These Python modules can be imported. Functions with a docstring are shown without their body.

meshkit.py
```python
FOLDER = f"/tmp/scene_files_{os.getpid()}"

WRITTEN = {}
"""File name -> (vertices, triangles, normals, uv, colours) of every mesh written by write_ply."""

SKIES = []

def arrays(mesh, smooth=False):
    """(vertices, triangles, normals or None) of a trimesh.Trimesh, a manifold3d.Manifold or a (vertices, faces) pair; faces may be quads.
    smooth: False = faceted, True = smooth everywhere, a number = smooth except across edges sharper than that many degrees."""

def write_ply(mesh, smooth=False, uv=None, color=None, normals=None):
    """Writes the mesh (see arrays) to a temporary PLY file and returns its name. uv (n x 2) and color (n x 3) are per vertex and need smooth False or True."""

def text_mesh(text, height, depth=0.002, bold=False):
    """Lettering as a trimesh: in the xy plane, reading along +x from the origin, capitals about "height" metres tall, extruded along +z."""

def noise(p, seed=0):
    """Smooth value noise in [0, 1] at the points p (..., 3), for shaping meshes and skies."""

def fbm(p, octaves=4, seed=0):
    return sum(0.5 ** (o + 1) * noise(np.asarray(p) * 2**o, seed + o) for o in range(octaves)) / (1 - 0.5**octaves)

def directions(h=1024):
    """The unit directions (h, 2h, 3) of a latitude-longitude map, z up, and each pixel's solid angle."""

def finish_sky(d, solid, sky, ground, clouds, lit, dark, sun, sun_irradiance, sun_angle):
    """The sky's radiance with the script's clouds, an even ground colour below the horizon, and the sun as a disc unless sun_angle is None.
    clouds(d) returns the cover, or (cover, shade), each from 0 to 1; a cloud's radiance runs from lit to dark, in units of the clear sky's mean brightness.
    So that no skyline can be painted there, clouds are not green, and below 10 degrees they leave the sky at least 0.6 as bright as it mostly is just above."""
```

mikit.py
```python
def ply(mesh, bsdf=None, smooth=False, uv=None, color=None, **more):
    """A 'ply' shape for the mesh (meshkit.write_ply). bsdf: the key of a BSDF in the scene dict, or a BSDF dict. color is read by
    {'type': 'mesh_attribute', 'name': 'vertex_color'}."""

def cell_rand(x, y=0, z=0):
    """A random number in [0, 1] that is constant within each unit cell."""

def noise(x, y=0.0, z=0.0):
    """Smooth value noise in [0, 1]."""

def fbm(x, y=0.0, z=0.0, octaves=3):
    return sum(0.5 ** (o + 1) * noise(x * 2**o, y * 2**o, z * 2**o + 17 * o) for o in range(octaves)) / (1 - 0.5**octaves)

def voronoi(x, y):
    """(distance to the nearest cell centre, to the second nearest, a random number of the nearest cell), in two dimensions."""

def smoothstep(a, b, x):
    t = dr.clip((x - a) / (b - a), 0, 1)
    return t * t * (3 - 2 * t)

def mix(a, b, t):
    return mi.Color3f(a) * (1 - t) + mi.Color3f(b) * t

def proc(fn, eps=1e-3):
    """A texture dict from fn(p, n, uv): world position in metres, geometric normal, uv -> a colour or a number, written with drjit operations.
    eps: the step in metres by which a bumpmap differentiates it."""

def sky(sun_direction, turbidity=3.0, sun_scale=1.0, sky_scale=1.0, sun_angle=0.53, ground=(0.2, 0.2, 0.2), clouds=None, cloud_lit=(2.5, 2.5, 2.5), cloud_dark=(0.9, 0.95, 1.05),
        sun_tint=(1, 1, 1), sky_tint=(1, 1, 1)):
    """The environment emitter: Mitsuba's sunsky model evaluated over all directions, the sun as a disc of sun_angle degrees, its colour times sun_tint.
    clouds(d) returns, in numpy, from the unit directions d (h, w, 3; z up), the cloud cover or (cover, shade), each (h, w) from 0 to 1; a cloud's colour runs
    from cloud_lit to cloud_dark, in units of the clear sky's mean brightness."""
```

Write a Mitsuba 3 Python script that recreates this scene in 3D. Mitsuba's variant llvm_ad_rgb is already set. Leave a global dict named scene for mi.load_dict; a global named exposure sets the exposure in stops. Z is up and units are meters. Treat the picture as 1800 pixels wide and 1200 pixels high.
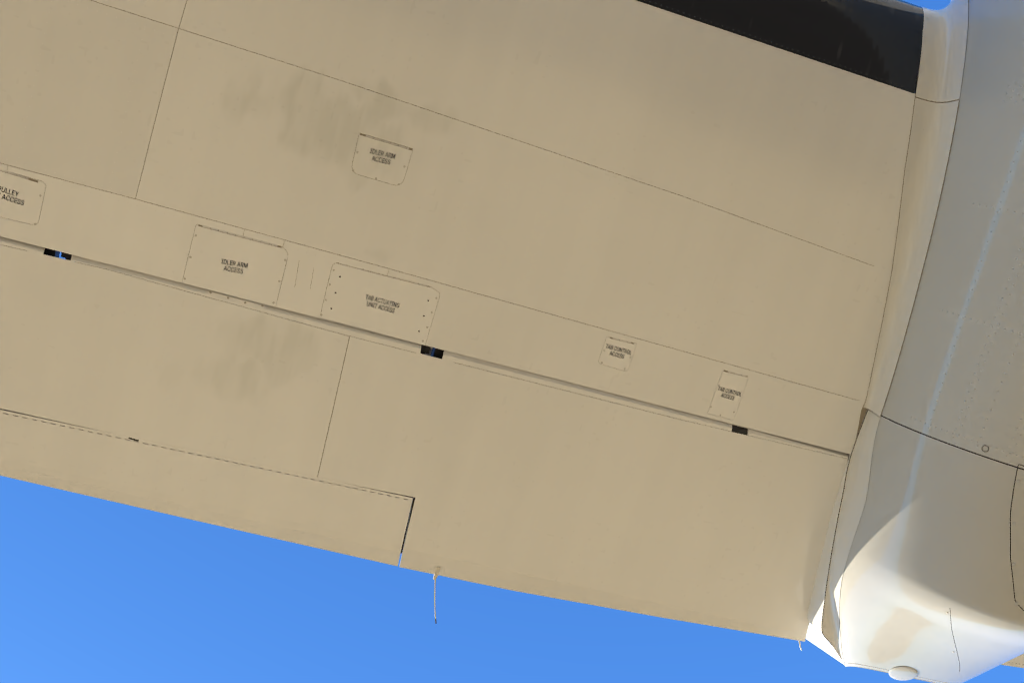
import math
import numpy as np
import trimesh
import drjit as dr
import mitsuba as mi
import mikit
import meshkit
from mikit import noise, fbm, smoothstep, mix
from shapely.geometry import Polygon, LineString, box, Point
from shapely.ops import unary_union
from shapely import affinity

scene, labels = {'type': 'scene'}, {}
T = mi.ScalarTransform4f

# ------------------------------------------------------------------ camera, sky, exposure
# World: x along the tailplane span towards the fuselage, y aft, z up, metres. The photographer stands under the tailplane.
EYE = (0.0, 0.0, 1.65)
H = 5.45                                   # height of the lowest line of the tailplane's underside
scene['camera'] = {'type': 'perspective', 'fov': 50.0, 'fov_axis': 'x', 'near_clip': 0.05, 'far_clip': 6000.0,
                   'to_world': T().look_at(origin=EYE, target=(0.8042, 0.5415, 5.5307), up=(-0.2474, -0.9513, 0.1840))}
SUN = (-0.310, 0.818, 0.485)
scene['sky'] = mikit.sky(SUN, turbidity=2.2, ground=(0.33, 0.27, 0.20), sky_tint=(0.425, 0.80, 1.27), sun_tint=(0.90, 1.0, 1.16))
exposure = 3.2

# ------------------------------------------------------------------ materials
def soft_patch(p, x, y, rx, ry, ang, seed, lo=0.35, hi=0.75):
    """Mask of a soft-edged patch round (x, y), broken up by noise."""
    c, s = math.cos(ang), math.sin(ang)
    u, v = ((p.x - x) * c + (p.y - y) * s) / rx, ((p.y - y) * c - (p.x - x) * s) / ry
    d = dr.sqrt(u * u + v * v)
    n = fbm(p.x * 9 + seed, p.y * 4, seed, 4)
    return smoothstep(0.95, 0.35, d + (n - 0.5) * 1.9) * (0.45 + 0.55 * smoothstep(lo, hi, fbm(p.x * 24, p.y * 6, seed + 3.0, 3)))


def tail_paint(p, n, uv):
    base = mi.Color3f(0.66, 0.655, 0.64)
    v = fbm(p.x * 1.3, p.y * 1.3, 4.0, 4)
    streak = fbm(p.x * 14, p.y * 0.9, 2.0, 4)
    speck = smoothstep(0.86, 0.93, noise(p.x * 55, p.y * 55, 9.0)) * smoothstep(0.5, 0.7, noise(p.x * 5, p.y * 5, 1.0))
    d = 0.07 * (v - 0.5) * 2 + 0.025 * (streak - 0.5) * 2 + 0.04 * speck
    g = dr.maximum(soft_patch(p, 0.0257, -0.0054, 0.40, 0.15, 0.15, 3.0), soft_patch(p, 0.2282, -0.1336, 0.22, 0.07, 0.1, 5.0))  # dark reflection of the person standing below, painted into the skin colour
    g = dr.maximum(g, 0.9 * soft_patch(p, 0.0468, 0.7793, 0.20, 0.15, 0.2, 11.0))  # further patches of darker tone
    g = dr.maximum(g, 0.8 * soft_patch(p, -0.1471, 0.8954, 0.22, 0.12, -0.4, 17.0))
    g = dr.maximum(g, 0.5 * soft_patch(p, 0.2226, 0.3616, 0.08, 0.05, 0.0, 23.0))
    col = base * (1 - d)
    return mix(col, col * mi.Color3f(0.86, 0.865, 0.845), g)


def tail_bump(p, n, uv):
    rib = dr.abs(dr.sin((p.x + 0.95) * (math.pi / 0.29)))
    return 0.0008 * fbm(p.x * 2.2, p.y * 2.2, 1.0, 3) + 0.00035 * rib * noise(p.x * 1.7, p.y * 2.0, 8.0) + 0.00002 * noise(p.x * 160, p.y * 160, 3.0)


def hull_bump(p, n, uv):
    return 0.0016 * fbm(p.x * 3.2 + 5, p.y * 2.6, p.z * 3.2, 3) + 0.000012 * noise(p.x * 140, p.y * 140, p.z * 140)


def hull_paint(p, n, uv):
    v = fbm(p.x * 2, p.y * 2, p.z * 2, 4)
    return mi.Color3f(0.43, 0.43, 0.415) * (1 - 0.08 * (v - 0.5))


def boot_bump(p, n, uv):
    return 0.00012 * dr.square(dr.sin(p.x * 95.0 + 0.8 * noise(p.y * 3, p.x))) + 0.0006 * fbm(p.x * 5, p.y * 12, p.z * 12, 3)


def boot_colour(p, n, uv):
    scuff = smoothstep(0.72, 0.9, noise(p.x * 40, p.y * 9, p.z * 9)) * 0.02
    return mi.Color3f(0.006, 0.006, 0.007) + scuff


def sand(p, n, uv):
    a, b = fbm(p.x * 0.35, p.y * 0.35, 0.0, 4), fbm(p.x * 6, p.y * 6, 2.0, 3)
    return mi.Color3f(0.378, 0.297, 0.166) * (0.86 + 0.22 * a + 0.12 * (b - 0.5))


def dark_ground_colour(p, n, uv):
    a, b = fbm(p.x * 0.5, p.y * 0.5, 6.0, 4), fbm(p.x * 30, p.y * 30, 2.0, 2)
    return mi.Color3f(0.060, 0.054, 0.046) * (0.8 + 0.5 * a + 0.3 * (b - 0.5))


def two(d):
    return {'type': 'twosided', 'bsdf': d}


def paint(colour, roughness, specular, bump=None, coat=0.0):
    d = {'type': 'principled', 'base_color': mikit.proc(colour) if callable(colour) else {'type': 'rgb', 'value': colour},
         'roughness': roughness, 'specular': specular}
    if coat:
        d |= {'clearcoat': coat, 'clearcoat_gloss': 0.97}
    if bump:
        d = {'type': 'bumpmap', 'arbitrary': mikit.proc(bump, eps=2e-3), 'scale': 1.0, 'bsdf': d}
    return two(d)


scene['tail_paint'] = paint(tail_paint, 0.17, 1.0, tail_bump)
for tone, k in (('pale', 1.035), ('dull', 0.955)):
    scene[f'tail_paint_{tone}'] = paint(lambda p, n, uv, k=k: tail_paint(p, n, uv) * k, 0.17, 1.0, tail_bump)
scene['hull_paint'] = paint(hull_paint, 0.04, 0.46, hull_bump)
scene['boot_rubber'] = paint(boot_colour, 0.045, 0.85, boot_bump)
scene['sealant'] = paint((0.30, 0.26, 0.205), 0.8, 0.2)
scene['dark_seal'] = paint((0.035, 0.032, 0.030), 0.7, 0.3)
scene['ink'] = paint((0.006, 0.007, 0.014), 0.5, 0.2)
scene['black_metal'] = paint((0.02, 0.02, 0.022), 0.45, 0.5)
scene['bare_metal'] = two({'type': 'roughconductor', 'material': 'Al', 'alpha': 0.3})
scene['plain_white'] = paint((0.72, 0.72, 0.70), 0.3, 0.5)
scene['lens'] = paint((0.74, 0.75, 0.75), 0.06, 0.8)
scene['sand_ground'] = two({'type': 'diffuse', 'reflectance': mikit.proc(sand)})
scene['pale_ground'] = two({'type': 'diffuse', 'reflectance': mikit.proc(lambda p, n, uv: mi.Color3f(0.46, 0.49, 0.51) * (0.85 + 0.3 * fbm(p.x * 0.6, p.y * 0.6, 3.0, 4)))})
scene['dark_ground'] = two({'type': 'principled', 'base_color': mikit.proc(dark_ground_colour), 'roughness': 0.8, 'specular': 0.3})

# ------------------------------------------------------------------ helpers
def add(key, mesh, bsdf, smooth=30, label=None, stuff=False):
    k, i = key, 0
    while k in scene:
        i += 1
        k = f'{key}_{i:03d}'
    scene[k] = mikit.ply(mesh, bsdf, smooth=smooth)
    if label:
        labels.setdefault(k, {})['label'] = label
    if stuff:
        labels.setdefault(k, {})['kind'] = 'stuff'
    return k


LE, TE, TH = -1.05, 1.430, 0.13
CH = TE - LE
def half(y):
    """Half thickness of the tailplane's symmetrical section at the chord position y."""
    x = np.clip((np.asarray(y, float) - LE) / CH, 0, 1)
    return 5 * TH * CH * (0.2969 * np.sqrt(x) - 0.126 * x - 0.3516 * x**2 + 0.2843 * x**3 - 0.1036 * x**4) + 0.0006 * x
ZM = H + float(half(-0.3))
def zl(y): return ZM - half(y)
def zu(y): return ZM + half(y)
def polys(g): return [q for q in getattr(g, 'geoms', [g]) if q.geom_type == 'Polygon' and q.area > 1e-7]


def strips(poly, step=0.06):
    """poly cut across the chord into strips, each triangulated: (vertices n x 2, triangles)."""
    y0, y1 = poly.bounds[1], poly.bounds[3]
    cuts = np.linspace(y0, y1, max(1, int(math.ceil((y1 - y0) / step))) + 1)
    vs, fs, n = [], [], 0
    for a, b in zip(cuts[:-1], cuts[1:]):
        for q in polys(poly.intersection(box(-50, a, 50, b))):
            v, f = trimesh.creation.triangulate_polygon(q, engine='earcut')
            vs.append(v); fs.append(f + n); n += len(v)
    v, f = np.vstack(vs), np.vstack(fs)
    return v, f


def sheet(poly, low, high, step=0.06):
    """A closed piece with plan outline poly between the surfaces low(x, y) and high(x, y)."""
    v, f = strips(poly, step)
    a, b = v[f[:, 1]] - v[f[:, 0]], v[f[:, 2]] - v[f[:, 0]]
    flip = a[:, 0] * b[:, 1] - a[:, 1] * b[:, 0] < 0
    f[flip] = f[flip][:, ::-1]
    n = len(v)
    lo, hi = np.column_stack([v, low(v[:, 0], v[:, 1])]), np.column_stack([v, high(v[:, 0], v[:, 1])])
    m = trimesh.Trimesh(lo, f[:, ::-1], process=False)
    m2 = trimesh.Trimesh(hi, f, process=False)
    sides = []
    for r in [poly.exterior, *poly.interiors]:
        c = np.array(r.coords)
        seg = []
        for p, q in zip(c[:-1], c[1:]):
            k = max(1, int(abs(q[1] - p[1]) / step))
            seg += [p + (q - p) * t for t in np.linspace(0, 1, k, endpoint=False)]
        c = np.array(seg)
        k = len(c)
        sv = np.vstack([np.column_stack([c, low(c[:, 0], c[:, 1])]), np.column_stack([c, high(c[:, 0], c[:, 1])])])
        i = np.arange(k); j = (i + 1) % k
        sides.append(trimesh.Trimesh(sv, np.vstack([np.column_stack([i, j, j + k]), np.column_stack([i, j + k, i + k])]), process=False))
    return trimesh.util.concatenate([m, m2, *sides])


def skin(poly, t=0.0025, lift=0.0):
    """A thin sheet lying on the tailplane's underside: its outer face at zl + lift."""
    return sheet(poly, lambda x, y: zl(y) + lift, lambda x, y: zl(y) + lift + t)


def grid(P):
    """Mesh of a rows x columns x 3 array of points."""
    r, c = P.shape[:2]
    i = (np.arange(r - 1)[:, None] * c + np.arange(c - 1)[None]).ravel()
    return trimesh.Trimesh(P.reshape(-1, 3), np.vstack([np.column_stack([i, i + 1, i + c + 1]), np.column_stack([i, i + c + 1, i + c])]), process=False)


def tube(pts, r, n=8):
    pts = np.asarray(pts, float)
    r = np.broadcast_to(np.asarray(r, float), len(pts))
    d = np.gradient(pts, axis=0)
    d /= np.linalg.norm(d, axis=1, keepdims=True) + 1e-12
    ref = np.array([0.31, 0.17, 0.93])
    u = np.cross(d, ref); u /= np.linalg.norm(u, axis=1, keepdims=True)
    w = np.cross(d, u)
    a = np.linspace(0, 2 * np.pi, n + 1)
    P = pts[:, None] + r[:, None, None] * (u[:, None] * np.cos(a)[None, :, None] + w[:, None] * np.sin(a)[None, :, None])
    caps = [trimesh.Trimesh(np.vstack([P[k, :-1], pts[k]]), [[i, (i + 1) % n, n] for i in range(n)], process=False) for k in (0, -1)]
    return trimesh.util.concatenate([grid(P), *caps])


def domes(points, normals, r=0.004, h=0.0012, n=7):
    """Low rivet heads at the points, all in one mesh."""
    p, nn = np.asarray(points, float), np.asarray(normals, float)
    nn = nn / np.linalg.norm(nn, axis=1, keepdims=True)
    u = np.cross(nn, [0.2, 0.9, 0.37]); u /= np.linalg.norm(u, axis=1, keepdims=True)
    w = np.cross(nn, u)
    a = np.linspace(0, 2 * np.pi, n, endpoint=False)
    ring = lambda q, z: p[:, None] + q * (u[:, None] * np.cos(a)[None, :, None] + w[:, None] * np.sin(a)[None, :, None]) + z * nn[:, None]
    V = np.concatenate([ring(r, -0.0004), ring(r * 0.7, h * 0.75), (p + h * nn)[:, None]], axis=1)
    i = np.arange(n); j = (i + 1) % n
    F = np.vstack([np.column_stack([i, j, j + n]), np.column_stack([i, j + n, i + n]), np.column_stack([i + n, j + n, np.full(n, 2 * n)])])
    F = (F[None] + (np.arange(len(p)) * (2 * n + 1))[:, None, None]).reshape(-1, 3)
    return trimesh.Trimesh(V.reshape(-1, 3), F, process=False)


def row(p, q, spacing):
    p, q = np.array(p, float), np.array(q, float)
    k = max(2, int(np.linalg.norm(q - p) / spacing))
    return p + (q - p) * np.linspace(0, 1, k)[:, None]


def on_tail(xy, lift=0.0):
    xy = np.asarray(xy, float)
    return np.column_stack([xy, zl(xy[:, 1]) + lift])


def tail_normal(xy):
    y = np.asarray(xy, float)[:, 1]
    s = (zl(y + 1e-3) - zl(y - 1e-3)) / 2e-3
    return np.column_stack([np.zeros_like(y), s, -np.ones_like(y)])


def rounded(pts, radii):
    """Polygon with its corners rounded, each by its own radius."""
    out, n = [], len(pts)
    for k in range(n):
        p, a, b = (np.array(pts[(k + d) % n], float) for d in (0, -1, 1))
        r = radii[k]
        if r <= 0:
            out.append(p); continue
        ua, ub = (a - p) / np.linalg.norm(a - p), (b - p) / np.linalg.norm(b - p)
        for t in np.linspace(0, 1, 6):
            out.append((1 - t)**2 * (p + ua * r) + 2 * t * (1 - t) * p + t * t * (p + ub * r))
    return Polygon(out)


# ------------------------------------------------------------------ the setting
g = np.array([[-2500, -2500], [2500, -2500], [2500, 2500], [-2500, 2500]], float)
scene['ground'] = mikit.ply(trimesh.Trimesh(np.column_stack([g, np.zeros(4)]), [[0, 1, 2], [0, 2, 3]], process=False), 'sand_ground')
labels['ground'] = {'kind': 'structure', 'label': 'dry tan sandy ground under the aircraft'}
edge = [(-60, -8.0), (-6, -2.6), (-2.4, -1.7), (-0.4, -1.45), (0.5, -1.15), (2.0, -1.35), (4.2, -1.0), (9, -0.6), (60, 6.0), (60, -4.0), (10, -8.2), (4.2, -8.6), (3.7, -8.0), (3.5, -6.6), (2.7, -6.2), (1.4, -5.6), (-2.5, -8), (-9, -14), (-60, -30)]
m = trimesh.creation.triangulate_polygon(Polygon(edge), engine='earcut')
scene['added_dark_ground'] = mikit.ply(trimesh.Trimesh(np.column_stack([m[0], np.full(len(m[0]), 0.008)]), m[1], process=False), 'dark_ground')  # dark sheet added out of view, darkens bounce and reflections on tail and hull
edge = [(3.6, -7.4), (9.0, -7.4), (60, -3.2), (60, -420), (30, -420), (5.0, -40), (3.75, -14)]
m = trimesh.creation.triangulate_polygon(Polygon(edge), engine='earcut')
scene['added_pale_ground'] = mikit.ply(trimesh.Trimesh(np.column_stack([m[0], np.full(len(m[0]), 0.004)]), m[1], process=False), 'pale_ground')  # pale sheet added out of view to brighten what the boot reflects
labels['added_pale_ground'] = {'kind': 'structure', 'label': 'unseen pale ground sheet added for a bright reflection in the boot'}
labels['added_dark_ground'] = {'kind': 'structure', 'label': 'unseen dark ground sheet added to darken reflections and bounce on the tail'}

# ------------------------------------------------------------------ the aircraft
labels['airplane'] = {'label': 'white propeller airliner seen from under its tail, with panelled tailplane and black de-icing boot', 'category': 'airplane'}
TIP = -3.2
GAP = 0.0009                                        # half the width of a skin joint

# --- outline of joints on the underside (x, y), in metres
FWD = [(-1.0102, -0.1854), (-0.8410, -0.1876), (-0.0183, -0.1732), (1.2377, -0.1308), (2.0314, -0.0863)]         # front spar joint
REAR = [(-1.0040, 0.3939), (-0.5711, 0.3921), (0.2994, 0.3967), (1.4246, 0.4092), (2.1684, 0.4171)]       # rear spar joint
RIB = [(-0.5519, -0.2961), (-0.5579, -0.1815), (-0.5711, 0.3921)]
SHROUD = [(-0.9625, 0.6263), (-0.3646, 0.6283), (0.1929, 0.6329), (0.4981, 0.6316), (1.5049, 0.6339), (2.2296, 0.6322)]
ROOT = [(1.9784, -0.7248), (2.0232, -0.4500), (2.1061, -0.0800), (2.1917, 0.4016), (2.1892, 0.4497), (2.2273, 0.6328)]
BOOT = -0.722                                       # rear edge of the boot
def ext(line, x):
    (x0, y0), (x1, y1) = line[0], line[-1]
    return (x, y0 + (y1 - y0) / (x1 - x0) * (x - x0))
FWD = [ext(FWD, TIP), *FWD]
REAR = [ext(REAR, TIP), *REAR]
HG = float(np.mean([p[1] for p in SHROUD]))         # the shroud's rear edge is straight
RIB = [(RIB[0][0] - 0.4 * (RIB[1][0] - RIB[0][0]), BOOT), *RIB]

panel_outline = {}
panel_outline['pulley'] = rounded([(-1.10, 0.4175 - 0.005), (-0.8673, 0.4161), (-0.8528, 0.4255), (-0.8539, 0.5644), (-1.10, 0.5702)], [0.01, 0.004, 0.004, 0.02, 0.02])
panel_outline['idler_upper'] = rounded([(0.0835, -0.0243), (0.2706, -0.0234), (0.2678, 0.1118), (0.0878, 0.1111)], [0.004, 0.004, 0.03, 0.03])
panel_outline['idler_lower'] = rounded([(-0.3630, 0.4207), (-0.0683, 0.4195), (-0.0441, 0.4374), (-0.0420, 0.6313), (-0.3642, 0.6302)], [0.006, 0.012, 0.012, 0.0, 0.0])
panel_outline['actuator'] = rounded([(0.1099, 0.4238), (0.4564, 0.4190), (0.4986, 0.4352), (0.4981, 0.6316), (0.1143, 0.6283)], [0.022, 0.02, 0.012, 0.0, 0.0])
panel_outline['control_outer'] = rounded([(1.1302, 0.4289), (1.2463, 0.4271), (1.2477, 0.5370), (1.1294, 0.5341)], [0.008, 0.003, 0.015, 0.015])
panel_outline['control_inner'] = rounded([(1.5997, 0.4384), (1.7056, 0.4384), (1.7078, 0.6150), (1.6009, 0.6140)], [0.004, 0.003, 0.004, 0.004])
opening = {k: p.buffer(0.0012) for k, p in panel_outline.items()}

plan = Polygon([(TIP, BOOT), *ROOT[:1], *ROOT[1:-1], (ROOT[-1][0], HG), (TIP, HG)])
ticks = [(((-0.2049, 0.3966)), ((-0.2050, 0.4209))), (((-0.0675, 0.3989)), ((-0.0683, 0.4195))), (((0.3013, 0.3961)), ((0.3025, 0.4230))), (((-0.9793, 0.3926)), ((-0.9787, 0.4153)))]
louvres = [((-0.0031, 0.4508), (0.0049, 0.5462)), ((0.0512, 0.4606), (0.0570, 0.5383))]
joints = unary_union([LineString(FWD).buffer(GAP), LineString(REAR).buffer(GAP), LineString(RIB).buffer(GAP),
                      *[LineString(t).buffer(0.0008) for t in ticks], *[LineString(t).buffer(0.0005) for t in louvres], *opening.values()])
core_top = lambda x, y: zu(y)
notch = [Polygon([(-0.8204, 0.6264), (-0.7316, 0.6277), (-0.7307, 0.6516), (-0.8190, 0.6539)]), Polygon([(0.4858, 0.6327), (0.5707, 0.6333), (0.5714, 0.6650), (0.4905, 0.6643)]), Polygon([(1.7129, 0.6350), (1.7797, 0.6346), (1.7844, 0.6596), (1.7175, 0.6599)])]

# stabilizer: a closed core with the separate skins lying on it
core = box(TIP, BOOT + 0.002, 2.30, HG - 0.02)
wells = unary_union([box(n.bounds[0] - 0.05, HG - 0.045, n.bounds[2] + 0.05, HG + 0.4) for n in notch[:2]])
add('airplane__stabilizer', sheet(core.difference(wells), lambda x, y: zl(y) + 0.0033, core_top), 'sealant', 25, 'white underside of the left tailplane ahead of the elevator')
for i, q in enumerate(sorted(polys(plan.difference(joints)), key=lambda q: -q.area)):
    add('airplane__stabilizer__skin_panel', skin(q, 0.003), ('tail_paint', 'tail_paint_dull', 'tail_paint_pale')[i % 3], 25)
# shroud lip: the turned edge along the hinge line
# upper surface skin, as seen from above
add('airplane__stabilizer__upper_skin', sheet(box(TIP, BOOT, 2.30, HG + 0.03).difference(unary_union([box(n.bounds[0] - 0.05, n.bounds[1] - 0.05, n.bounds[2] + 0.05, n.bounds[3] + 0.10) for n in notch[:2]])), lambda x, y: zu(y) + 0.0005, lambda x, y: zu(y) + 0.003), 'plain_white', 25)

# de-icing boot round the leading edge
th = np.linspace(0, 1, 40)
ynose = LE + (BOOT - 0.0015 - LE) * (1 - np.cos(th * np.pi / 2)) ** 1.0
lower = np.column_stack([ynose, zl(ynose) - 0.0016])
upper = np.column_stack([ynose, zu(ynose) + 0.0016])
prof = np.vstack([lower[::-1], upper[1:]])
prof[:, 0] -= 0.0016 * np.exp(-((prof[:, 0] - LE) / 0.03) ** 2)
xs = np.linspace(TIP, 1.0, 120)
P = np.zeros((160, len(prof), 3))
frac = np.linspace(0, 1, 160)
for j, (y, z) in enumerate(prof):
    end = np.interp(y, [-1.05, -0.95, -0.72], [1.957, 1.957, 1.9729])
    P[:, j] = np.column_stack([TIP + (end - TIP) * frac, np.full(160, y), np.full(160, z)])
add('airplane__deicing_boot', grid(P), 'boot_rubber', True, 'glossy black rubber boot round the tailplane leading edge')
bx = row((TIP, BOOT - 0.012), (1.92, BOOT - 0.012), 0.021)
add('airplane__deicing_boot__rivets', domes(on_tail(bx, -0.0016), tail_normal(bx), 0.003, 0.0012), 'boot_rubber', True, stuff=True)

# --- access panels
def lettering(key, lines, pitch, cap, width, centre, ang):
    """Two lines of printed capitals lying on the underside; they read from below."""
    out, sx = [], None
    for k, (text, dx) in enumerate(lines):
        t = meshkit.text_mesh(text, cap, 0.001)
        tri = t.triangles[(t.triangles[:, :, 2] > 0.0005).all(1)][:, :, :2]
        g = unary_union([Polygon(q).buffer(1e-6) for q in tri if abs(np.cross(q[1] - q[0], q[2] - q[0])) > 1e-12])
        w = g.bounds[2] - g.bounds[0]
        sx = sx or width / w
        g = affinity.scale(g, sx, 1.0, origin=(0, 0)).buffer(0.00045, join_style=2)
        t = trimesh.util.concatenate([trimesh.creation.extrude_polygon(q, 0.0006, engine='earcut') for q in polys(g)])
        w = t.bounds[1, 0] - t.bounds[0, 0]
        v = t.vertices.copy()
        v[:, 0] = v[:, 0] - t.bounds[0, 0] - w / 2 + dx
        v[:, 1] = v[:, 1] - cap / 2 - (k - (len(lines) - 1) / 2) * pitch
        c, s = math.cos(ang), math.sin(ang)
        x, y = v[:, 0] * c + v[:, 1] * s, v[:, 0] * s - v[:, 1] * c
        wx, wy = centre[0] + x, centre[1] + y
        out.append(trimesh.Trimesh(np.column_stack([wx, wy, zl(wy) - 0.0009 - (v[:, 2] > 0.0003) * 0.0005]), t.faces[:, ::-1], process=False))
    add(key + '__lettering', trimesh.util.concatenate(out), 'ink', False)


def piano_hinge(key, p, q, bare_start, bare_end, r=0.0024):
    """Hinge along a panel's front edge: a row of knuckles in a slot that is open at the bare ends."""
    p, q = np.array(p), np.array(q)
    L = np.linalg.norm(q - p); d = (q - p) / L
    k = []
    s = bare_start
    while s < L - bare_end:
        e = min(s + 0.0265, L - bare_end)
        a, b = p + d * s, p + d * e
        k.append(tube(on_tail(np.array([a, (a + b) / 2, b]), 0.0022), r, 8))
        s = e + 0.0022
    return trimesh.util.concatenate(k)


def screws(key, pts, holes=()):
    if len(pts):
        add(key + '__screws', domes(on_tail(pts, -0.0008), tail_normal(pts), 0.0045, 0.0009), 'sealant_pale', True, stuff=True)
    if len(holes):
        add(key + '__holes', domes(on_tail(holes, -0.0008), tail_normal(holes), 0.0040, 0.0005), 'dark_seal', True, stuff=True)
scene['sealant_pale'] = paint((0.42, 0.40, 0.36), 0.5, 0.4)

def access_panel(name, hinge, bare, lines, pitch, cap, width, centre, ang, label, screw_pts, holes=()):
    o = panel_outline[name]
    p, q = np.array(hinge[0]), np.array(hinge[1])
    d = (q - p) / np.linalg.norm(q - p)
    slot = LineString([p - d * 0.002, q + d * 0.002]).buffer(0.0036, cap_style=2)
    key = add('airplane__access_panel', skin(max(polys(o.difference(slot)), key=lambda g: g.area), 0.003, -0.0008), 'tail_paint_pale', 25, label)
    back = o.buffer(-0.004)
    add(key + '__backing', sheet(slot.buffer(0.004), lambda x, y: zl(y) + 0.0040, lambda x, y: zl(y) + 0.0044), 'dark_seal', False)
    add(key + '__hinge', piano_hinge(key, p, q, *bare), 'tail_paint', True)
    lettering(key, lines, pitch, cap, width, centre, ang)
    screws(key, screw_pts, holes)

PITCH, CAP = 0.0222, 0.0162
access_panel('idler_upper', ((0.0881, -0.0217), (0.2674, -0.0205)), (0.018, 0.010), [('IDLER ARM', 0.0), ('ACCESS', 0.0)], PITCH, CAP, 0.0854, (0.1767, 0.0317), -0.0484,
             'square hinged access panel of the tailplane marked IDLER ARM ACCESS', [(0.0936, 0.0398), (0.0955, 0.1029), (0.1763, 0.1077), (0.2558, 0.1051), (0.2586, 0.0420)])
access_panel('idler_lower', ((-0.3531, 0.4220), (-0.0738, 0.4211)), (0.010, 0.012), [('IDLER ARM', 0.0), ('ACCESS', 0.0)], PITCH, CAP, 0.0875, (-0.2096, 0.5293), -0.0803,
             'wide access panel beside the hinge line marked IDLER ARM ACCESS', [(-0.3553, 0.4588), (-0.3562, 0.5360), (-0.3581, 0.6142), (-0.0491, 0.4614), (-0.0509, 0.5384), (-0.0513, 0.6180)])
access_panel('actuator', ((0.1217, 0.4226), (0.4526, 0.4201)), (0.008, 0.004), [('TAB ACTUATING', 0.0), ('UNIT ACCESS', 0.0)], PITCH, CAP, 0.1219, (0.3100, 0.5256), 0.0089,
             'widest access panel marked TAB ACTUATING UNIT ACCESS', [(0.1193, 0.4523), (0.1188, 0.5047), (0.1193, 0.5613), (0.1174, 0.6169), (0.4896, 0.4547), (0.4883, 0.5086), (0.4875, 0.5649), (0.4857, 0.6175)],
             [(0.1449, 0.4693), (0.1451, 0.5280), (0.1450, 0.5861), (0.4647, 0.4700), (0.4644, 0.5279), (0.4632, 0.5865)])
access_panel('control_outer', ((1.1438, 0.4297), (1.2353, 0.4277)), (0.010, 0.010), [('TAB CONTROL', 0.0), ('ACCESS', 0.0)], 0.0215, 0.0152, 0.1013, (1.1882, 0.4748), 0.0074,
             'small square access panel marked TAB CONTROL ACCESS', [(1.1370, 0.4827), (1.1432, 0.5282), (1.2337, 0.5293), (1.2404, 0.4824)])
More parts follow.
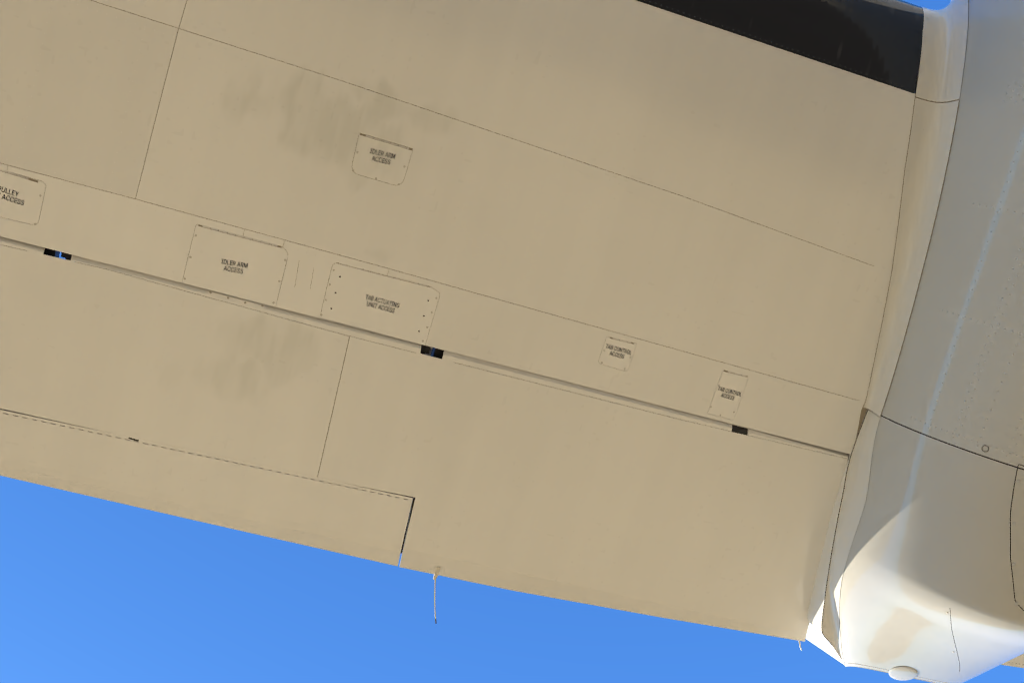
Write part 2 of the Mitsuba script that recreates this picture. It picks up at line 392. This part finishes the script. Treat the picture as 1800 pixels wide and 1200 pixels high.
access_panel('control_inner', ((1.6048, 0.4393), (1.7005, 0.4374)), (0.016, 0.006), [('TAB CONTROL', 0.0), ('ACCESS', 0.0)], 0.0210, 0.0150, 0.0969, (1.6538, 0.5212), 0.0115,
             'narrow access panel nearest the fuselage marked TAB CONTROL ACCESS', [(1.6045, 0.4992), (1.6048, 0.5862), (1.6507, 0.6084), (1.6987, 0.5844)])
access_panel('pulley', ((-1.10, 0.4212 - 0.012), (-0.8808, 0.4209)), (0.010, 0.030), [('PULLEY', -0.008), ('T ACCESS', 0.004)], PITCH, CAP, 0.0647, (-0.9547, 0.4884), 0.0489,
             'access panel at the left edge reading PULLEY', [(-0.8637, 0.4635), (-0.8619, 0.5607)])

# --- elevator
EA = HG + 0.004
NOSE = 0.052
def ze(x, y):
    """The elevator's underside: its nose curves up into the shroud."""
    t = np.clip((HG + 0.017 - np.asarray(y)) / 0.024, 0, 1.6)
    return zl(y) + 0.022 * t ** 2
ELINE = [(TIP, 0.6584), (-0.9569, 0.6584), (-0.6077, 0.6500), (0.2018, 0.6670), (1.5157, 0.6639), (2.2124, 0.6512)]
ELEV_TE = [(TIP, 1.4), (0.6454, 1.4989), (1.0966, 1.4963), (1.7145, 1.4769), (2.3531, 1.4493)]
END = [(2.2119, 0.6440), (2.2231, 0.7074), (2.2911, 1.0837), (2.3531, 1.4493)]
TABH = [(-0.8597, 1.2286), (-0.4020, 1.2280), (0.0737, 1.2262), (0.6220, 1.2099)]
TABH = [ext(TABH, TIP), *TABH]
TAB_TE = [(-0.8176, 1.4751), (-0.1565, 1.4865), (0.6337, 1.4968)]
TAB_TE = [ext(TAB_TE, TIP), *TAB_TE]
TABX = [(0.6220, 1.2099), (0.6406, 1.4976)]
ERIB = [(0.2322, 0.6653), (0.2562, 1.2155)]
tab_right = [(TABX[0][0] + 0.0045, TABX[0][1] - 0.002), (TABX[1][0] + 0.0045, TABX[1][1])]
elev_plan = Polygon([(TIP, HG - 0.022), (END[0][0], HG - 0.022), *END, *[p for p in ELEV_TE[1:-1][::-1]], (tab_right[1][0], ELEV_TE[1][1]), tab_right[0], *TABH[::-1]])
inboard_gap = unary_union([n for n in notch])
elev_joints = unary_union([LineString(ELINE).buffer(0.0007), LineString(ERIB).buffer(0.0011), LineString(TABH).buffer(0.0016)])
wells2 = [box(n.bounds[0] - (0.05 if i == 0 else 0.01), HG - 0.05, n.bounds[2] + (0.01 if i == 0 else 0.045), n.bounds[3] + 0.075) for i, n in enumerate(notch[:2])]
elev_joints = elev_joints.difference(unary_union(wells2))
ecore = elev_plan.buffer(-0.002).difference(LineString(TABH).buffer(0.022)).intersection(box(TIP, -1, 2.5, 2)).difference(unary_union(wells2 + [notch[2].buffer(0.002)]))
add('airplane__elevator', sheet(max(polys(ecore), key=lambda g: g.area), lambda x, y: np.minimum(ze(x, y) + 0.0040, zu(y) - 0.0005), lambda x, y: zu(y) - 0.0002), 'sealant', 25, 'white left elevator behind the hinge line')
for q in sorted(polys(elev_plan.difference(elev_joints).difference(inboard_gap)), key=lambda q: -q.area):
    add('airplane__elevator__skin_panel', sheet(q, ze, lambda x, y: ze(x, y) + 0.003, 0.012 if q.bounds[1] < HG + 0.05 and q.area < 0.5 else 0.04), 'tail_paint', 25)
add('airplane__elevator__upper_skin', sheet(elev_plan.intersection(box(TIP, HG + 0.034, 3, 2)).difference(unary_union([box(n.bounds[0] - 0.05, n.bounds[1] - 0.05, n.bounds[2] + 0.05, n.bounds[3] + 0.10) for n in notch[:2]])), lambda x, y: zu(y), lambda x, y: zu(y) + 0.002), 'plain_white', 25)
gs = Polygon([tab_right[0], (tab_right[0][0] - 0.012, tab_right[0][1]), (0.18 * tab_right[0][0] + 0.82 * tab_right[1][0] - 0.012, 0.18 * tab_right[0][1] + 0.82 * tab_right[1][1]), (0.18 * tab_right[0][0] + 0.82 * tab_right[1][0], 0.18 * tab_right[0][1] + 0.82 * tab_right[1][1])])
add('airplane__elevator__added_gap_cover', sheet(gs, lambda x, y: zu(y) + 0.003, lambda x, y: zu(y) + 0.006), 'dark_seal', False)  # dark plate added above the tab end gap to shut out the sky
for n in notch[2:]:
    add('airplane__elevator__recess', sheet(n.buffer(0.006), lambda x, y: ze(x, y) + 0.004, lambda x, y: ze(x, y) + 0.006), 'black_metal', False)

# hinge brackets seen in the two open notches
def bolt(c, r, h):
    m = trimesh.creation.cylinder(r, h, sections=12)
    m.apply_translation(c)
    return m
def bar(a, b, w, h):
    a, b = np.array(a, float), np.array(b, float)
    L = np.linalg.norm(b - a)
    m = trimesh.creation.box([L, w, h])
    d = (b - a) / L
    u = np.cross([0, 0, 1.0], d); u /= np.linalg.norm(u)
    M = np.eye(4); M[:3, 0], M[:3, 1], M[:3, 2], M[:3, 3] = d, u, np.cross(d, u), (a + b) / 2
    m.apply_transform(M)
    return m
for (cut, flip) in ((notch[0], 1), (notch[1], -1)):
    x0, y0, x1, y1 = cut.bounds
    z = float(zl(HG)) + 0.075
    W = x1 - x0
    # side walls of the well
    xd, xo = (x0, x1) if flip == 1 else (x1, x0)
    parts = [bar((xd - flip * 0.004, HG - 0.06, z), (xd - flip * 0.004, y1 + 0.03, z + 0.02), 0.062, 0.07)]
    parts += [bar((xd + flip * W * 0.52, y1 - 0.006, z - 0.01), (xo + flip * 0.01, y1 - 0.003, z - 0.01), 0.016, 0.02),
              bolt((xd + flip * W * 0.62, y1 - 0.014, z - 0.01), 0.011, 0.02), bolt((xo - flip * 0.006, y1 - 0.012, z - 0.01), 0.010, 0.02),
              bar((xd + flip * W * 0.80, HG - 0.06, z), (xd + flip * W * 0.78, y1 + 0.02, z), 0.016, 0.03)]
    k = add('airplane__hinge_bracket', trimesh.util.concatenate(parts), 'black_metal', 25, 'dark hinge bracket in the open notch of the elevator')
    if flip == -1:
        add(k + '__fitting', bar((x1 - W * 0.36, HG - 0.02, z + 0.10), (x1 - W * 0.34, y1 + 0.07, z + 0.10), 0.030, 0.012), 'plain_white', 25)

# small strap under the wide panel
strap = rounded([(-0.2735, 0.6365), (-0.0769, 0.6354), (-0.0787, 0.6527), (-0.2759, 0.6517)], [0.006, 0.006, 0.006, 0.006])
add('airplane__elevator__cover_strip', sheet(strap, lambda x, y: ze(x, y) - 0.0018, lambda x, y: ze(x, y) + 0.002, 0.02), 'tail_paint', 25)
sp = np.array([(-0.2651, 0.6394), (-0.2039, 0.6415), (-0.1444, 0.6432), (-0.0857, 0.6399)])
add('airplane__elevator__strip_screws', domes(np.column_stack([sp, ze(sp[:, 0], sp[:, 1]) - 0.0018]), tail_normal(sp), 0.004, 0.0008), 'sealant', True, stuff=True)

# rivets of the elevator and stabilizer skins: rows along the spars and ribs
rv = [row((TIP, HG + 0.030), (2.15, HG + 0.030), 0.024), row((TIP, 0.70), (2.15, 0.70), 0.03)]
for x in np.arange(-1.1, 2.1, 0.262):
    rv.append(row((x, 0.72), (x + 0.01, 1.14), 0.03))
    if x > 0.7:
        rv.append(row((x, 1.16), (x + 0.01, 1.37), 0.03))
rv.append(row((0.70, 1.155), (2.2, 1.09), 0.03))
rv = np.vstack(rv)
clear = unary_union([n.buffer(0.01) for n in notch])
rv = np.array([p for p in rv if not clear.contains(Point(p))])
add('airplane__elevator__rivets', domes(np.column_stack([rv, ze(rv[:, 0], rv[:, 1])]), tail_normal(rv), 0.0030, 0.00045), 'tail_paint', True, stuff=True)
er = np.array([(2.2006, 0.6590), (2.1998, 0.6813), (2.2103, 0.7007), (2.2086, 0.7209)])
add('airplane__elevator__end_rivets', domes(np.column_stack([er, ze(er[:, 0], er[:, 1])]), tail_normal(er), 0.0075, 0.002), 'tail_paint', True, stuff=True)
rv = []
for line, dy in ((FWD, 0.018), (FWD, -0.018), (REAR, -0.018), (REAR, 0.016)):
    rv.append(np.array([(x, y + dy) for x, y in row(line[0], line[-1], 0.030)]))
for x in np.arange(-0.95, 1.95, 0.29):
    rv.append(row((x, BOOT + 0.03), (x - 0.0, 0.36), 0.032))
rv.append(row((2.02, -0.66), (2.10, 0.35), 0.03))
rv = np.vstack(rv)
body = plan.difference(unary_union([o.buffer(0.01) for o in opening.values()])).buffer(-0.006)
rv = np.array([p for p in rv if body.contains(Point(p))])
add('airplane__stabilizer__rivets', domes(on_tail(rv), tail_normal(rv), 0.0030, 0.0005), 'tail_paint', True, stuff=True)

# --- trim tab, with the cut-outs of its hinge knuckles
tab_plan = Polygon([(TABH[0][0], TABH[0][1] + 0.003), (TABX[0][0] - 0.004, TABX[0][1] + 0.003), (TABX[1][0] - 0.002, TABX[1][1]), *TAB_TE[::-1]])
a, b = np.array(TABH[0]), np.array(TABH[-1])
d = (b - a) / np.linalg.norm(b - a); nrm = np.array([-d[1], d[0]])
cuts, s = [], np.linalg.norm(b - a) - 0.020
cap = (-0.4020, 1.2280)
while s > 0:
    e = a + d * s
    if e[0] > -1.3:
        cuts.append(LineString([e + nrm * 0.0135, e - d * 0.018 + nrm * 0.0135]).buffer(0.0016, cap_style=2))
    s -= 0.0318
tab_plan_cut = tab_plan.difference(unary_union(cuts))
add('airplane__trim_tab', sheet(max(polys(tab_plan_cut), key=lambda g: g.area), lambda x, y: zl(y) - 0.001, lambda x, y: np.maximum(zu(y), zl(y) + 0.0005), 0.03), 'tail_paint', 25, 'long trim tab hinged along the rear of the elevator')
c = np.array(cap)
k = add('airplane__trim_tab__hinge_fitting', trimesh.util.concatenate([
    sheet(Point(c + [0.0, -0.012]).buffer(0.011), lambda x, y: zl(y) - 0.0022, lambda x, y: zl(y) + 0.001),
    ]), 'tail_paint', 25)
add('airplane__trim_tab__hinge_slot', sheet(LineString([c + [-0.017, 0.001], c + [0.014, 0.003]]).buffer(0.0030), lambda x, y: zl(y) - 0.0012, lambda x, y: zl(y) + 0.001), 'dark_seal', False)

# --- static wicks on the trailing edge
def wick(root, tip, r0, base, name='airplane__elevator__static_wick'):
    t = np.linspace(0, 1, 12)[:, None]
    p, q = np.array(root), np.array(tip)
    pts = p + (q - p) * t + np.array([0, 0, -0.012]) * (4 * t * (1 - t)) + np.array([-0.006, 0, 0]) * (4 * t * (1 - t))
    k = add(name, tube(pts, np.linspace(r0, r0 * 0.8, 12), 8), 'wick_white', True, 'thin pale static wick trailing from the elevator')
    return pts
scene['wick_white'] = paint((0.6, 0.57, 0.5), 0.5, 0.4)
wr, wt = (0.7884, 1.4953, 5.6108), (0.8401, 1.6814, 5.6108)
pts = wick(wr, (wt[0], wt[1], wt[2] - 0.01), 0.0028, 0.0)
wb = Polygon([(wr[0] - 0.005, wr[1] - 0.03), (wr[0] + 0.011, wr[1] - 0.03), (wr[0] + 0.010, wr[1]), (wr[0] + 0.004, wr[1] + 0.022), (wr[0] - 0.005, wr[1] + 0.022)])
add('airplane__elevator__wick_base', sheet(wb, lambda x, y: np.full_like(x, wr[2] - 0.006), lambda x, y: np.full_like(x, wr[2] + 0.004), 0.05), 'wick_white', False)
add('airplane__elevator__wick_tip', tube([pts[-2] + [0, 0, -0.001], pts[-1] + [0.001, 0.004, -0.001]], 0.0024), 'dark_seal', True)
wr, wt = (2.3279, 1.4521, 5.6108), (2.3510, 1.4882, 5.6108)
wick(wr, wt, 0.003, 0.0)

# --- fuselage: a loft of oval sections (aircraft's own vertical leans by the tailplane's dihedral)
XC, LEAN = 2.68, 0.08
SEC = np.array([  # y, half width, centre height, depth below, height above
    [-13.0, 1.45, -1.30, 1.60, 1.70], [-9.0, 1.42, -1.15, 1.50, 1.60], [-5.0, 1.18, -0.75, 1.15, 1.35], [-3.0, 0.92, -0.45, 0.92, 1.05],
    [-2.0, 0.775, -0.32, 0.80, 0.92], [-1.2, 0.668, -0.22, 0.69, 0.82], [-0.75, 0.612, -0.17, 0.63, 0.76], [-0.2, 0.540, -0.13, 0.54, 0.68],
    [0.45, 0.465, -0.10, 0.45, 0.60], [0.8, 0.442, -0.085, 0.485, 0.5], [0.945, 0.432, -0.075, 0.497, 0.48], [0.985, 0.427, -0.071, 0.478, 0.47], [1.08, 0.408, -0.058, 0.388, 0.43],
    [1.2, 0.368, -0.045, 0.278, 0.4], [1.32, 0.310, -0.030, 0.182, 0.36], [1.40, 0.262, -0.015, 0.125, 0.33], [1.46, 0.215, 0.0, 0.085, 0.3]])
from scipy.interpolate import PchipInterpolator
SECF = PchipInterpolator(SEC[:, 0], SEC[:, 1:])
def hull(y, phi):
    """Point of the fuselage at station y; phi 0 = left shoulder, pi/2 = keel, -pi/2 = top."""
    y, phi = np.broadcast_arrays(np.asarray(y, float), np.asarray(phi, float))
    s = SECF(y)
    a, zc, bd, bu = s[..., 0], s[..., 1], s[..., 2], s[..., 3]
    z = zc - np.where(phi >= 0, bd, bu) * np.sin(phi)
    return np.stack([XC - LEAN * z - a * np.cos(phi), y, H + z], -1)
def hull_x(y, z):
    """Left side of the fuselage at station y and height z over the tailplane's underside."""
    s = SECF(np.asarray(y, float))
    b = np.where(z < s[..., 1], s[..., 2], s[..., 3])
    return XC - LEAN * z - s[..., 0] * np.sqrt(np.clip(1 - ((z - s[..., 1]) / b) ** 2, 0, 1))
def hull_normal(y, phi):
    e = 1e-3
    n = np.cross(hull(np.asarray(y) + e, phi) - hull(np.asarray(y) - e, phi), hull(y, np.asarray(phi) + e) - hull(y, np.asarray(phi) - e))
    n /= np.linalg.norm(n, axis=-1, keepdims=True) + 1e-12
    c = hull(y, phi) - np.stack([np.full(np.shape(n)[:-1], XC), np.broadcast_to(y, np.shape(n)[:-1]), np.full(np.shape(n)[:-1], H - 0.1)], -1)
    return n * np.sign((n * c).sum(-1, keepdims=True))

SEAM = 0.440
ys = np.concatenate([np.linspace(-13, -2.5, 24), np.linspace(-2.4, SEAM - 0.002, 70)])
ph = np.linspace(-np.pi / 2, 3 * np.pi / 2, 145)
add('airplane__fuselage', grid(hull(ys[:, None], ph[None])), 'hull_paint', True, 'pale glossy fuselage side beside the tailplane root')
nose_t = np.linspace(0, np.pi / 2, 14)
c0 = hull(-13.0, ph)
cen = c0.mean(0)
nose = np.stack([cen + (c0 - cen) * math.cos(t) + np.array([0, -3.2 * math.sin(t), -0.3 * math.sin(t)]) for t in nose_t])
add('airplane__fuselage__nose', grid(nose), 'hull_paint', True)
add('airplane__fuselage__bulkhead', grid(np.stack([hull(SEAM - 0.02, ph) * 0 + hull(SEAM - 0.02, ph).mean(0), hull(SEAM + 0.006, ph) * 1.0 + (hull(SEAM + 0.006, ph).mean(0) - hull(SEAM + 0.006, ph)) * 0.012, hull(SEAM - 0.012, ph) + (hull(SEAM, ph).mean(0) - hull(SEAM, ph)) * 0.012])), 'dark_seal', False)

# rivets of the fuselage: stringers and frames
rp, rn = [], []
def rivet_line(y, phi):
    y, phi = np.broadcast_arrays(y, phi)
    rp.append(hull(y, phi)); rn.append(hull_normal(y, phi))
for f in (0.42, 0.62, 0.80, 1.0, 1.22, 1.45):
    yy = np.arange(-2.0, 0.43, 0.034); rivet_line(yy, np.full_like(yy, f) + 0.0 * yy)
    if f in (0.62, 1.0):
        rivet_line(yy + 0.017, np.full_like(yy, f + 0.035))
for y0 in (-0.79, -0.765, -0.74):
    pp = np.arange(0.25, 1.7, 0.036); rivet_line(np.full_like(pp, y0) + 0.012 * (pp % 0.07 > 0.035), pp)
for y0 in (-1.6, -1.2, -0.38, 0.0, 0.40):
    pp = np.arange(0.25, 1.7, 0.045); rivet_line(np.full_like(pp, y0), pp)
add('airplane__fuselage__rivets', domes(np.vstack(rp), np.vstack(rn), 0.0036, 0.0006), 'hull_paint', True, stuff=True)

# --- tail cone behind the cross joint
ph2 = np.linspace(-0.35, np.pi, 107)
vv = np.linspace(0, 1, 70) ** 0.9
yend = 1.455 - 0.07 * np.maximum(np.sin(ph2), 0) + np.minimum(ph2, 0) * 0.35
yy = SEAM + 0.0022 + vv[:, None] * (yend[None] - SEAM - 0.0022)
cone = hull(yy, ph2[None])
add('airplane__tail_cone', grid(cone), 'hull_paint', True, 'glossy rounded tail cone with a sunlit rear edge')
rim = cone[-1]
inner = rim + (rim.mean(0) - rim) * 0.03 + np.array([0, 0, 0.004])
add('airplane__tail_cone__rim', grid(np.stack([rim, rim + np.array([0, 0.003, 0.001]), inner, inner + [0, -0.05, 0.01], inner * 0 + rim.mean(0) + [0, -0.06, 0.05]])), 'plain_white', 25)
add('airplane__tail_cone__rim_rivets', domes(hull(yend - 0.012, ph2)[16:-6], hull_normal(yend - 0.012, ph2)[16:-6], 0.0036, 0.0012), 'hull_paint', True, stuff=True)
# upright joint at the rear of the cone
J = np.array([(0.9899, 0.9616), (1.0768, 1.1490), (1.1774, 1.4117), (1.2945, 1.8237)])
sy = np.linspace(J[0, 0], J[-1, 0], 24)
sphi = np.polyval(np.polyfit(J[:, 0], J[:, 1], 2), sy)
add('airplane__tail_cone__joint', tube(hull(sy, sphi), 0.0010, 6), 'dark_seal', True)
q = np.array([(1.0118, 0.9789), (1.1874, 1.4071)])
add('airplane__tail_cone__joint_screws', domes(hull(q[:, 0], q[:, 1]), hull_normal(q[:, 0], q[:, 1]), 0.005, 0.0015), 'sealant_pale', True, stuff=True)
# inspection panel of the cone
def on_hull(poly, off, res=0.02):
    """A plate laid on the hull; poly in (phi, y)."""
    c = np.array(poly.exterior.coords)[:-1]
    seg = []
    for p, r in zip(c, np.roll(c, -1, 0)):
        k = max(1, int(np.hypot((r[0] - p[0]) * 0.4, r[1] - p[1]) / res))
        seg += [p + (r - p) * t for t in np.linspace(0, 1, k, endpoint=False)]
    return np.array(seg)
ip = rounded([(p, y) for y, p in ((0.4275, 1.0915), (0.5953, 1.1401), (0.7449, 1.2242), (0.8841, 1.3495), (0.9066, 1.4359))] + [(2.7, 0.98), (2.7, 0.46)], [0.01, 0.02, 0.02, 0.02, 0.0, 0.0, 0.0])
o = on_hull(ip, 0.0)
loop = np.vstack([o, o[:1]])
add('airplane__tail_cone__panel_joint', tube(hull(loop[:, 1], loop[:, 0]), 0.0016, 6), 'dark_seal', True)
q = np.array([(p, y) for y, p in ((0.4833, 1.1334), (0.6285, 1.1872), (0.7620, 1.2599), (0.8895, 1.3715))])
add('airplane__tail_cone__panel_screws', domes(hull(q[:, 1], q[:, 0]), hull_normal(q[:, 1], q[:, 0]), 0.0075, 0.002), 'hull_paint', True, stuff=True)
# rear light fairing under the rim
lf = hull(1.375, 1.25)
bulb = trimesh.creation.icosphere(3, 1.0)
ln = hull_normal(1.405, 1.22)
l1 = hull(1.415, 1.22) - hull(1.395, 1.22); l1 /= np.linalg.norm(l1)
l2 = np.cross(ln, l1)
v = bulb.vertices
bulb = trimesh.Trimesh(lf + 0.060 * v[:, :1] * l1 + 0.052 * v[:, 1:2] * l2 + 0.006 * v[:, 2:] * ln, bulb.faces)
add('airplane__tail_light', bulb, 'hull_paint', True, 'small smooth domed fairing at the rear rim of the tail cone')

# --- root fillet, wrapping the leading edge
def fillet(ypos, upper, xs=None):
    """Rows: stations; columns: from the tailplane skin to the fuselage side."""
    rows = []
    for k, (y, up) in enumerate(zip(ypos, upper)):
        e = 1e-3
        if up:
            z0, sl = float(zu(y)) - H, float(zu(y + e) - zu(y - e)) / (2 * e)
            n = np.array([-sl, 1.0])
        else:
            z0, sl = float(zl(y)) - H, float(zl(y + e) - zl(y - e)) / (2 * e)
            n = np.array([sl, -1.0])
        n /= np.linalg.norm(n)
        if y <= LE + 1e-4:
            n = np.array([-1.0, 0.0])
        r = np.interp(y, [-1.05, -0.7, 0.44], [0.13, 0.13, 0.095])
        xa = np.interp(y, [-1.05, -0.95, *[p[1] for p in ROOT[:4]]], [1.953, 1.953, *[p[0] for p in ROOT[:4]]])
        if xs is not None:
            xa = xs[k]
        A = np.array([xa, y, H + z0 + n[1] * 0.0028])
        A[1] += n[0] * 0.0028
        yb, zb = y + n[0] * r, z0 + n[1] * r
        xb = float(hull_x(yb, zb)) - 0.0025
        B = np.array([xb, yb, H + zb])
        C = np.array([float(hull_x(y, z0)) * 0.82 + xa * 0.18, y + n[0] * 0.004, H + z0 + n[1] * 0.004])
        C2 = np.array([xb * 0.9 + C[0] * 0.1, y + n[0] * r * 0.25, H + z0 + n[1] * r * 0.25])
        t = np.linspace(0, 1, 20)[:, None]
        rows.append((1 - t) ** 3 * A + 3 * t * (1 - t) ** 2 * C + 3 * t * t * (1 - t) * C2 + t ** 3 * B)
    return np.array(rows)
yl = np.concatenate([np.linspace(0.43, -0.9, 60), LE + 0.15 * np.linspace(1, 0, 26) ** 2])
yu = LE + 0.4 * np.linspace(0.04, 1, 22) ** 2
FS = -0.712
low_rows = np.array([0.4378, *yl[yl > FS + 0.01], FS + 0.0012])
add('airplane__root_fillet', grid(fillet(low_rows, [False] * len(low_rows))), 'fillet_paint', True, 'smooth concave fairing between tailplane and fuselage')
front = yl[yl < FS - 0.001]
fr = fillet([FS - 0.0012, *front, *yu], [False] * (len(front) + 1) + [True] * len(yu))
add('airplane__root_fillet_001', grid(fr), 'fillet_paint', True, 'front fairing wrapped round the leading edge root')
scene['fillet_paint'] = paint((0.58, 0.575, 0.555), 0.12, 0.55, hull_bump)
allr = np.vstack([fillet(low_rows, [False] * len(low_rows))])
add('airplane__root_fillet__joint', tube(allr[:, -1], 0.0011, 6), 'sealant', True)
add('airplane__root_fillet__edge', tube(allr[:, 0] + [0, 0, 0.0018], 0.0011, 6), 'sealant', True)
fx = fillet([FS - 0.0015], [False])[0]
add('airplane__root_fillet__cross_joint', tube(fx + [0, 0, 0.001], 0.0014, 6), 'sealant', True)
sc, sn = [], []
for R in (allr, fr[:40]):
    for i in range(4, len(R), 9):
        for (col, nb) in ((1, 3), (18, 16)):
            sc.append(R[i, col]); 
            t1, t2 = R[min(i + 1, len(R) - 1), col] - R[i - 1, col], R[i, col + 1] - R[i, col - 1]
            n = np.cross(t1, t2); n /= np.linalg.norm(n)
            n *= np.sign(n @ (np.array(EYE) - R[i, col]))
            sn.append(n)
add('airplane__root_fillet__screws', domes(sc, sn, 0.0065, 0.0016, 10), 'fillet_paint', True, stuff=True)

# --- fairing beside the elevator's inboard end: lip, concave fillet and the upright side above it
LIP = np.array([(2.2128, 0.4601, 5.4900), (2.2153, 0.6318, 5.4950), (2.2279, 0.8133, 5.4800), (2.2538, 1.0188, 5.4700), (2.2836, 1.2015, 5.4600), (2.3141, 1.3369, 5.4500), (2.3656, 1.3751, 5.4500), (2.4191, 1.4183, 5.4500), (2.4625, 1.4540, 5.4500)])
LIP[0, 1:] = SEAM + 0.0026, float(zl(SEAM)) - 0.0028
from scipy.interpolate import CubicSpline
s = np.linspace(0, 1, len(LIP))
ss = np.linspace(0, 1, 60)
lip = PchipInterpolator(s, LIP)(ss)
rid = hull(np.maximum(lip[:, 1], SEAM + 0.003), 0.06 * (1 - ss))
t20 = np.linspace(0, 1, 20)[None, :, None]
C1 = np.stack([lip[:, 0] * 0.3 + rid[:, 0] * 0.7, lip[:, 1], lip[:, 2]], -1)
C2 = np.stack([rid[:, 0] - 0.002, rid[:, 1], rid[:, 2] + 0.5 * (lip[:, 2] - rid[:, 2])], -1)
F = (1 - t20) ** 3 * lip[:, None] + 3 * t20 * (1 - t20) ** 2 * C1[:, None] + 3 * t20 ** 2 * (1 - t20) * C2[:, None] + t20 ** 3 * rid[:, None]
w = np.clip((lip[:, 1] - 0.445) / 0.35, 0, 1); w = (w * w * (3 - 2 * w))[:, None, None]
G = fillet(np.minimum(lip[:, 1], 0.9), [False] * len(lip), np.minimum(lip[:, 0], 2.3))
F = (1 - w) * G + w * F
zz = F[:, -1, 2] - H
F[:, -1, 0] = hull_x(F[:, -1, 1], zz) - 0.0012 * (1 - ss)
F[:, 1:, 0] = np.minimum(F[:, 1:, 0], hull_x(np.minimum(F[:, 1:, 1], 1.455), F[:, 1:, 2] - H) - 0.0016)
lip = F[:, 0]
add('airplane__root_fillet_002', grid(F), 'fillet_paint', True, 'rear fairing strip between the elevator end and the tail cone')
corner = np.array((2.4170, 1.4844, 5.7800))
aft = np.clip((ss - 0.55) / 0.45, 0, 1)[:, None]
top = (lip + [0.02, 0.0, 0.33]) * (1 - aft) + aft * (lip + (corner - lip[-1]))
add('airplane__root_fillet_002__side', grid(np.stack([lip + (top - lip) * q for q in np.linspace(0, 1, 10)], 1)), 'fillet_paint', True)
add('airplane__root_fillet_002__edge', tube(lip[:46] + [0, 0, -0.0005], 0.0013, 6), 'dark_seal', True)
# top of the tail cone
phu = np.linspace(-np.pi, -0.25, 50)
yy = np.linspace(SEAM + 0.003, 1.36, 20)
add('airplane__tail_cone__upper_shell', grid(hull(yy[:, None], phu[None])), 'plain_white', True)

# ring fastener and latch marks on the cross joint
RG = (0.4126, 0.8531)
rc, rnn = hull(*RG), hull_normal(*RG)
u = np.cross(rnn, [0, 1, 0]); u /= np.linalg.norm(u); w = np.cross(rnn, u)
a = np.linspace(0, 2 * np.pi, 25)
add('airplane__fuselage__ring_fastener', tube(rc + rnn * 0.001 + 0.011 * (np.cos(a)[:, None] * u + np.sin(a)[:, None] * w), 0.0012, 6), 'dark_seal', True)

# --- right-hand tailplane beyond the tail cone
def mirror(m):
    v = np.array(m.vertices)
    x = 2 * XC - v[:, 0]
    v = np.column_stack([x, v[:, 1], v[:, 2] + (x - XC) * 2 * LEAN])
    return trimesh.Trimesh(v, m.faces[:, ::-1], process=False)
add('airplane__stabilizer', mirror(sheet(box(-3.0, LE + 0.004, 2.28, HG), lambda x, y: zl(y), lambda x, y: zu(y) + 0.002)), 'tail_paint', 25, 'right tailplane beyond the tail cone')
rt = Polygon([(-3.0, HG + 0.006), (2.18, HG + 0.006), (2.275, 1.40), (-3.0, 1.415)])
k = add('airplane__elevator', mirror(sheet(rt, lambda x, y: zl(y), lambda x, y: np.maximum(zu(y), zl(y) + 0.003))), 'tail_paint', 25, 'right elevator showing past the tail cone')
rr = row((1.2, 1.385), (2.27, 1.383), 0.02)
m = domes(on_tail(rr), tail_normal(rr), 0.003, 0.0010)
add(k + '__rivets', mirror(m), 'sealant', True, stuff=True)

# --- fin and rudder over the tail (out of the picture, seen when stepping aside)
def fin_slab(root0, root1, tip0, tip1, z0, z1, t):
    """Symmetrical upright surface between a root and a tip chord."""
    u = np.linspace(0, 1, 24)
    w = t * (np.sqrt(u) * (1 - u) * 2.2 + 0.02)
    ring = np.concatenate([np.column_stack([w, u]), np.column_stack([-w[::-1], u[::-1]])])
    lev = []
    for q in np.linspace(0, 1, 8):
        a, b = root0 + (tip0 - root0) * q, root1 + (tip1 - root1) * q
        lev.append(np.column_stack([XC - LEAN * (z0 + (z1 - z0) * q) + ring[:, 0] * (b - a), a + (b - a) * ring[:, 1], np.full(len(ring), H + z0 + (z1 - z0) * q)]))
    P = np.array(lev)
    P = np.concatenate([P, P[:, :1]], 1)
    top = np.stack([P[-1], P[-1] * [1, 1, 0] + [0, 0, H + z1 + 0.02] + (XC - LEAN * z1 - P[-1][:, :1]) * [1, 0, 0]])
    return trimesh.util.concatenate([grid(P), grid(top)])
add('airplane__fin', fin_slab(-1.15, 0.38, -0.05, 0.40, 0.42, 3.0, 0.07), 'plain_white', 40)
add('airplane__rudder', fin_slab(0.41, 1.38, 0.43, 1.15, 0.42, 3.0, 0.06), 'plain_white', 40)
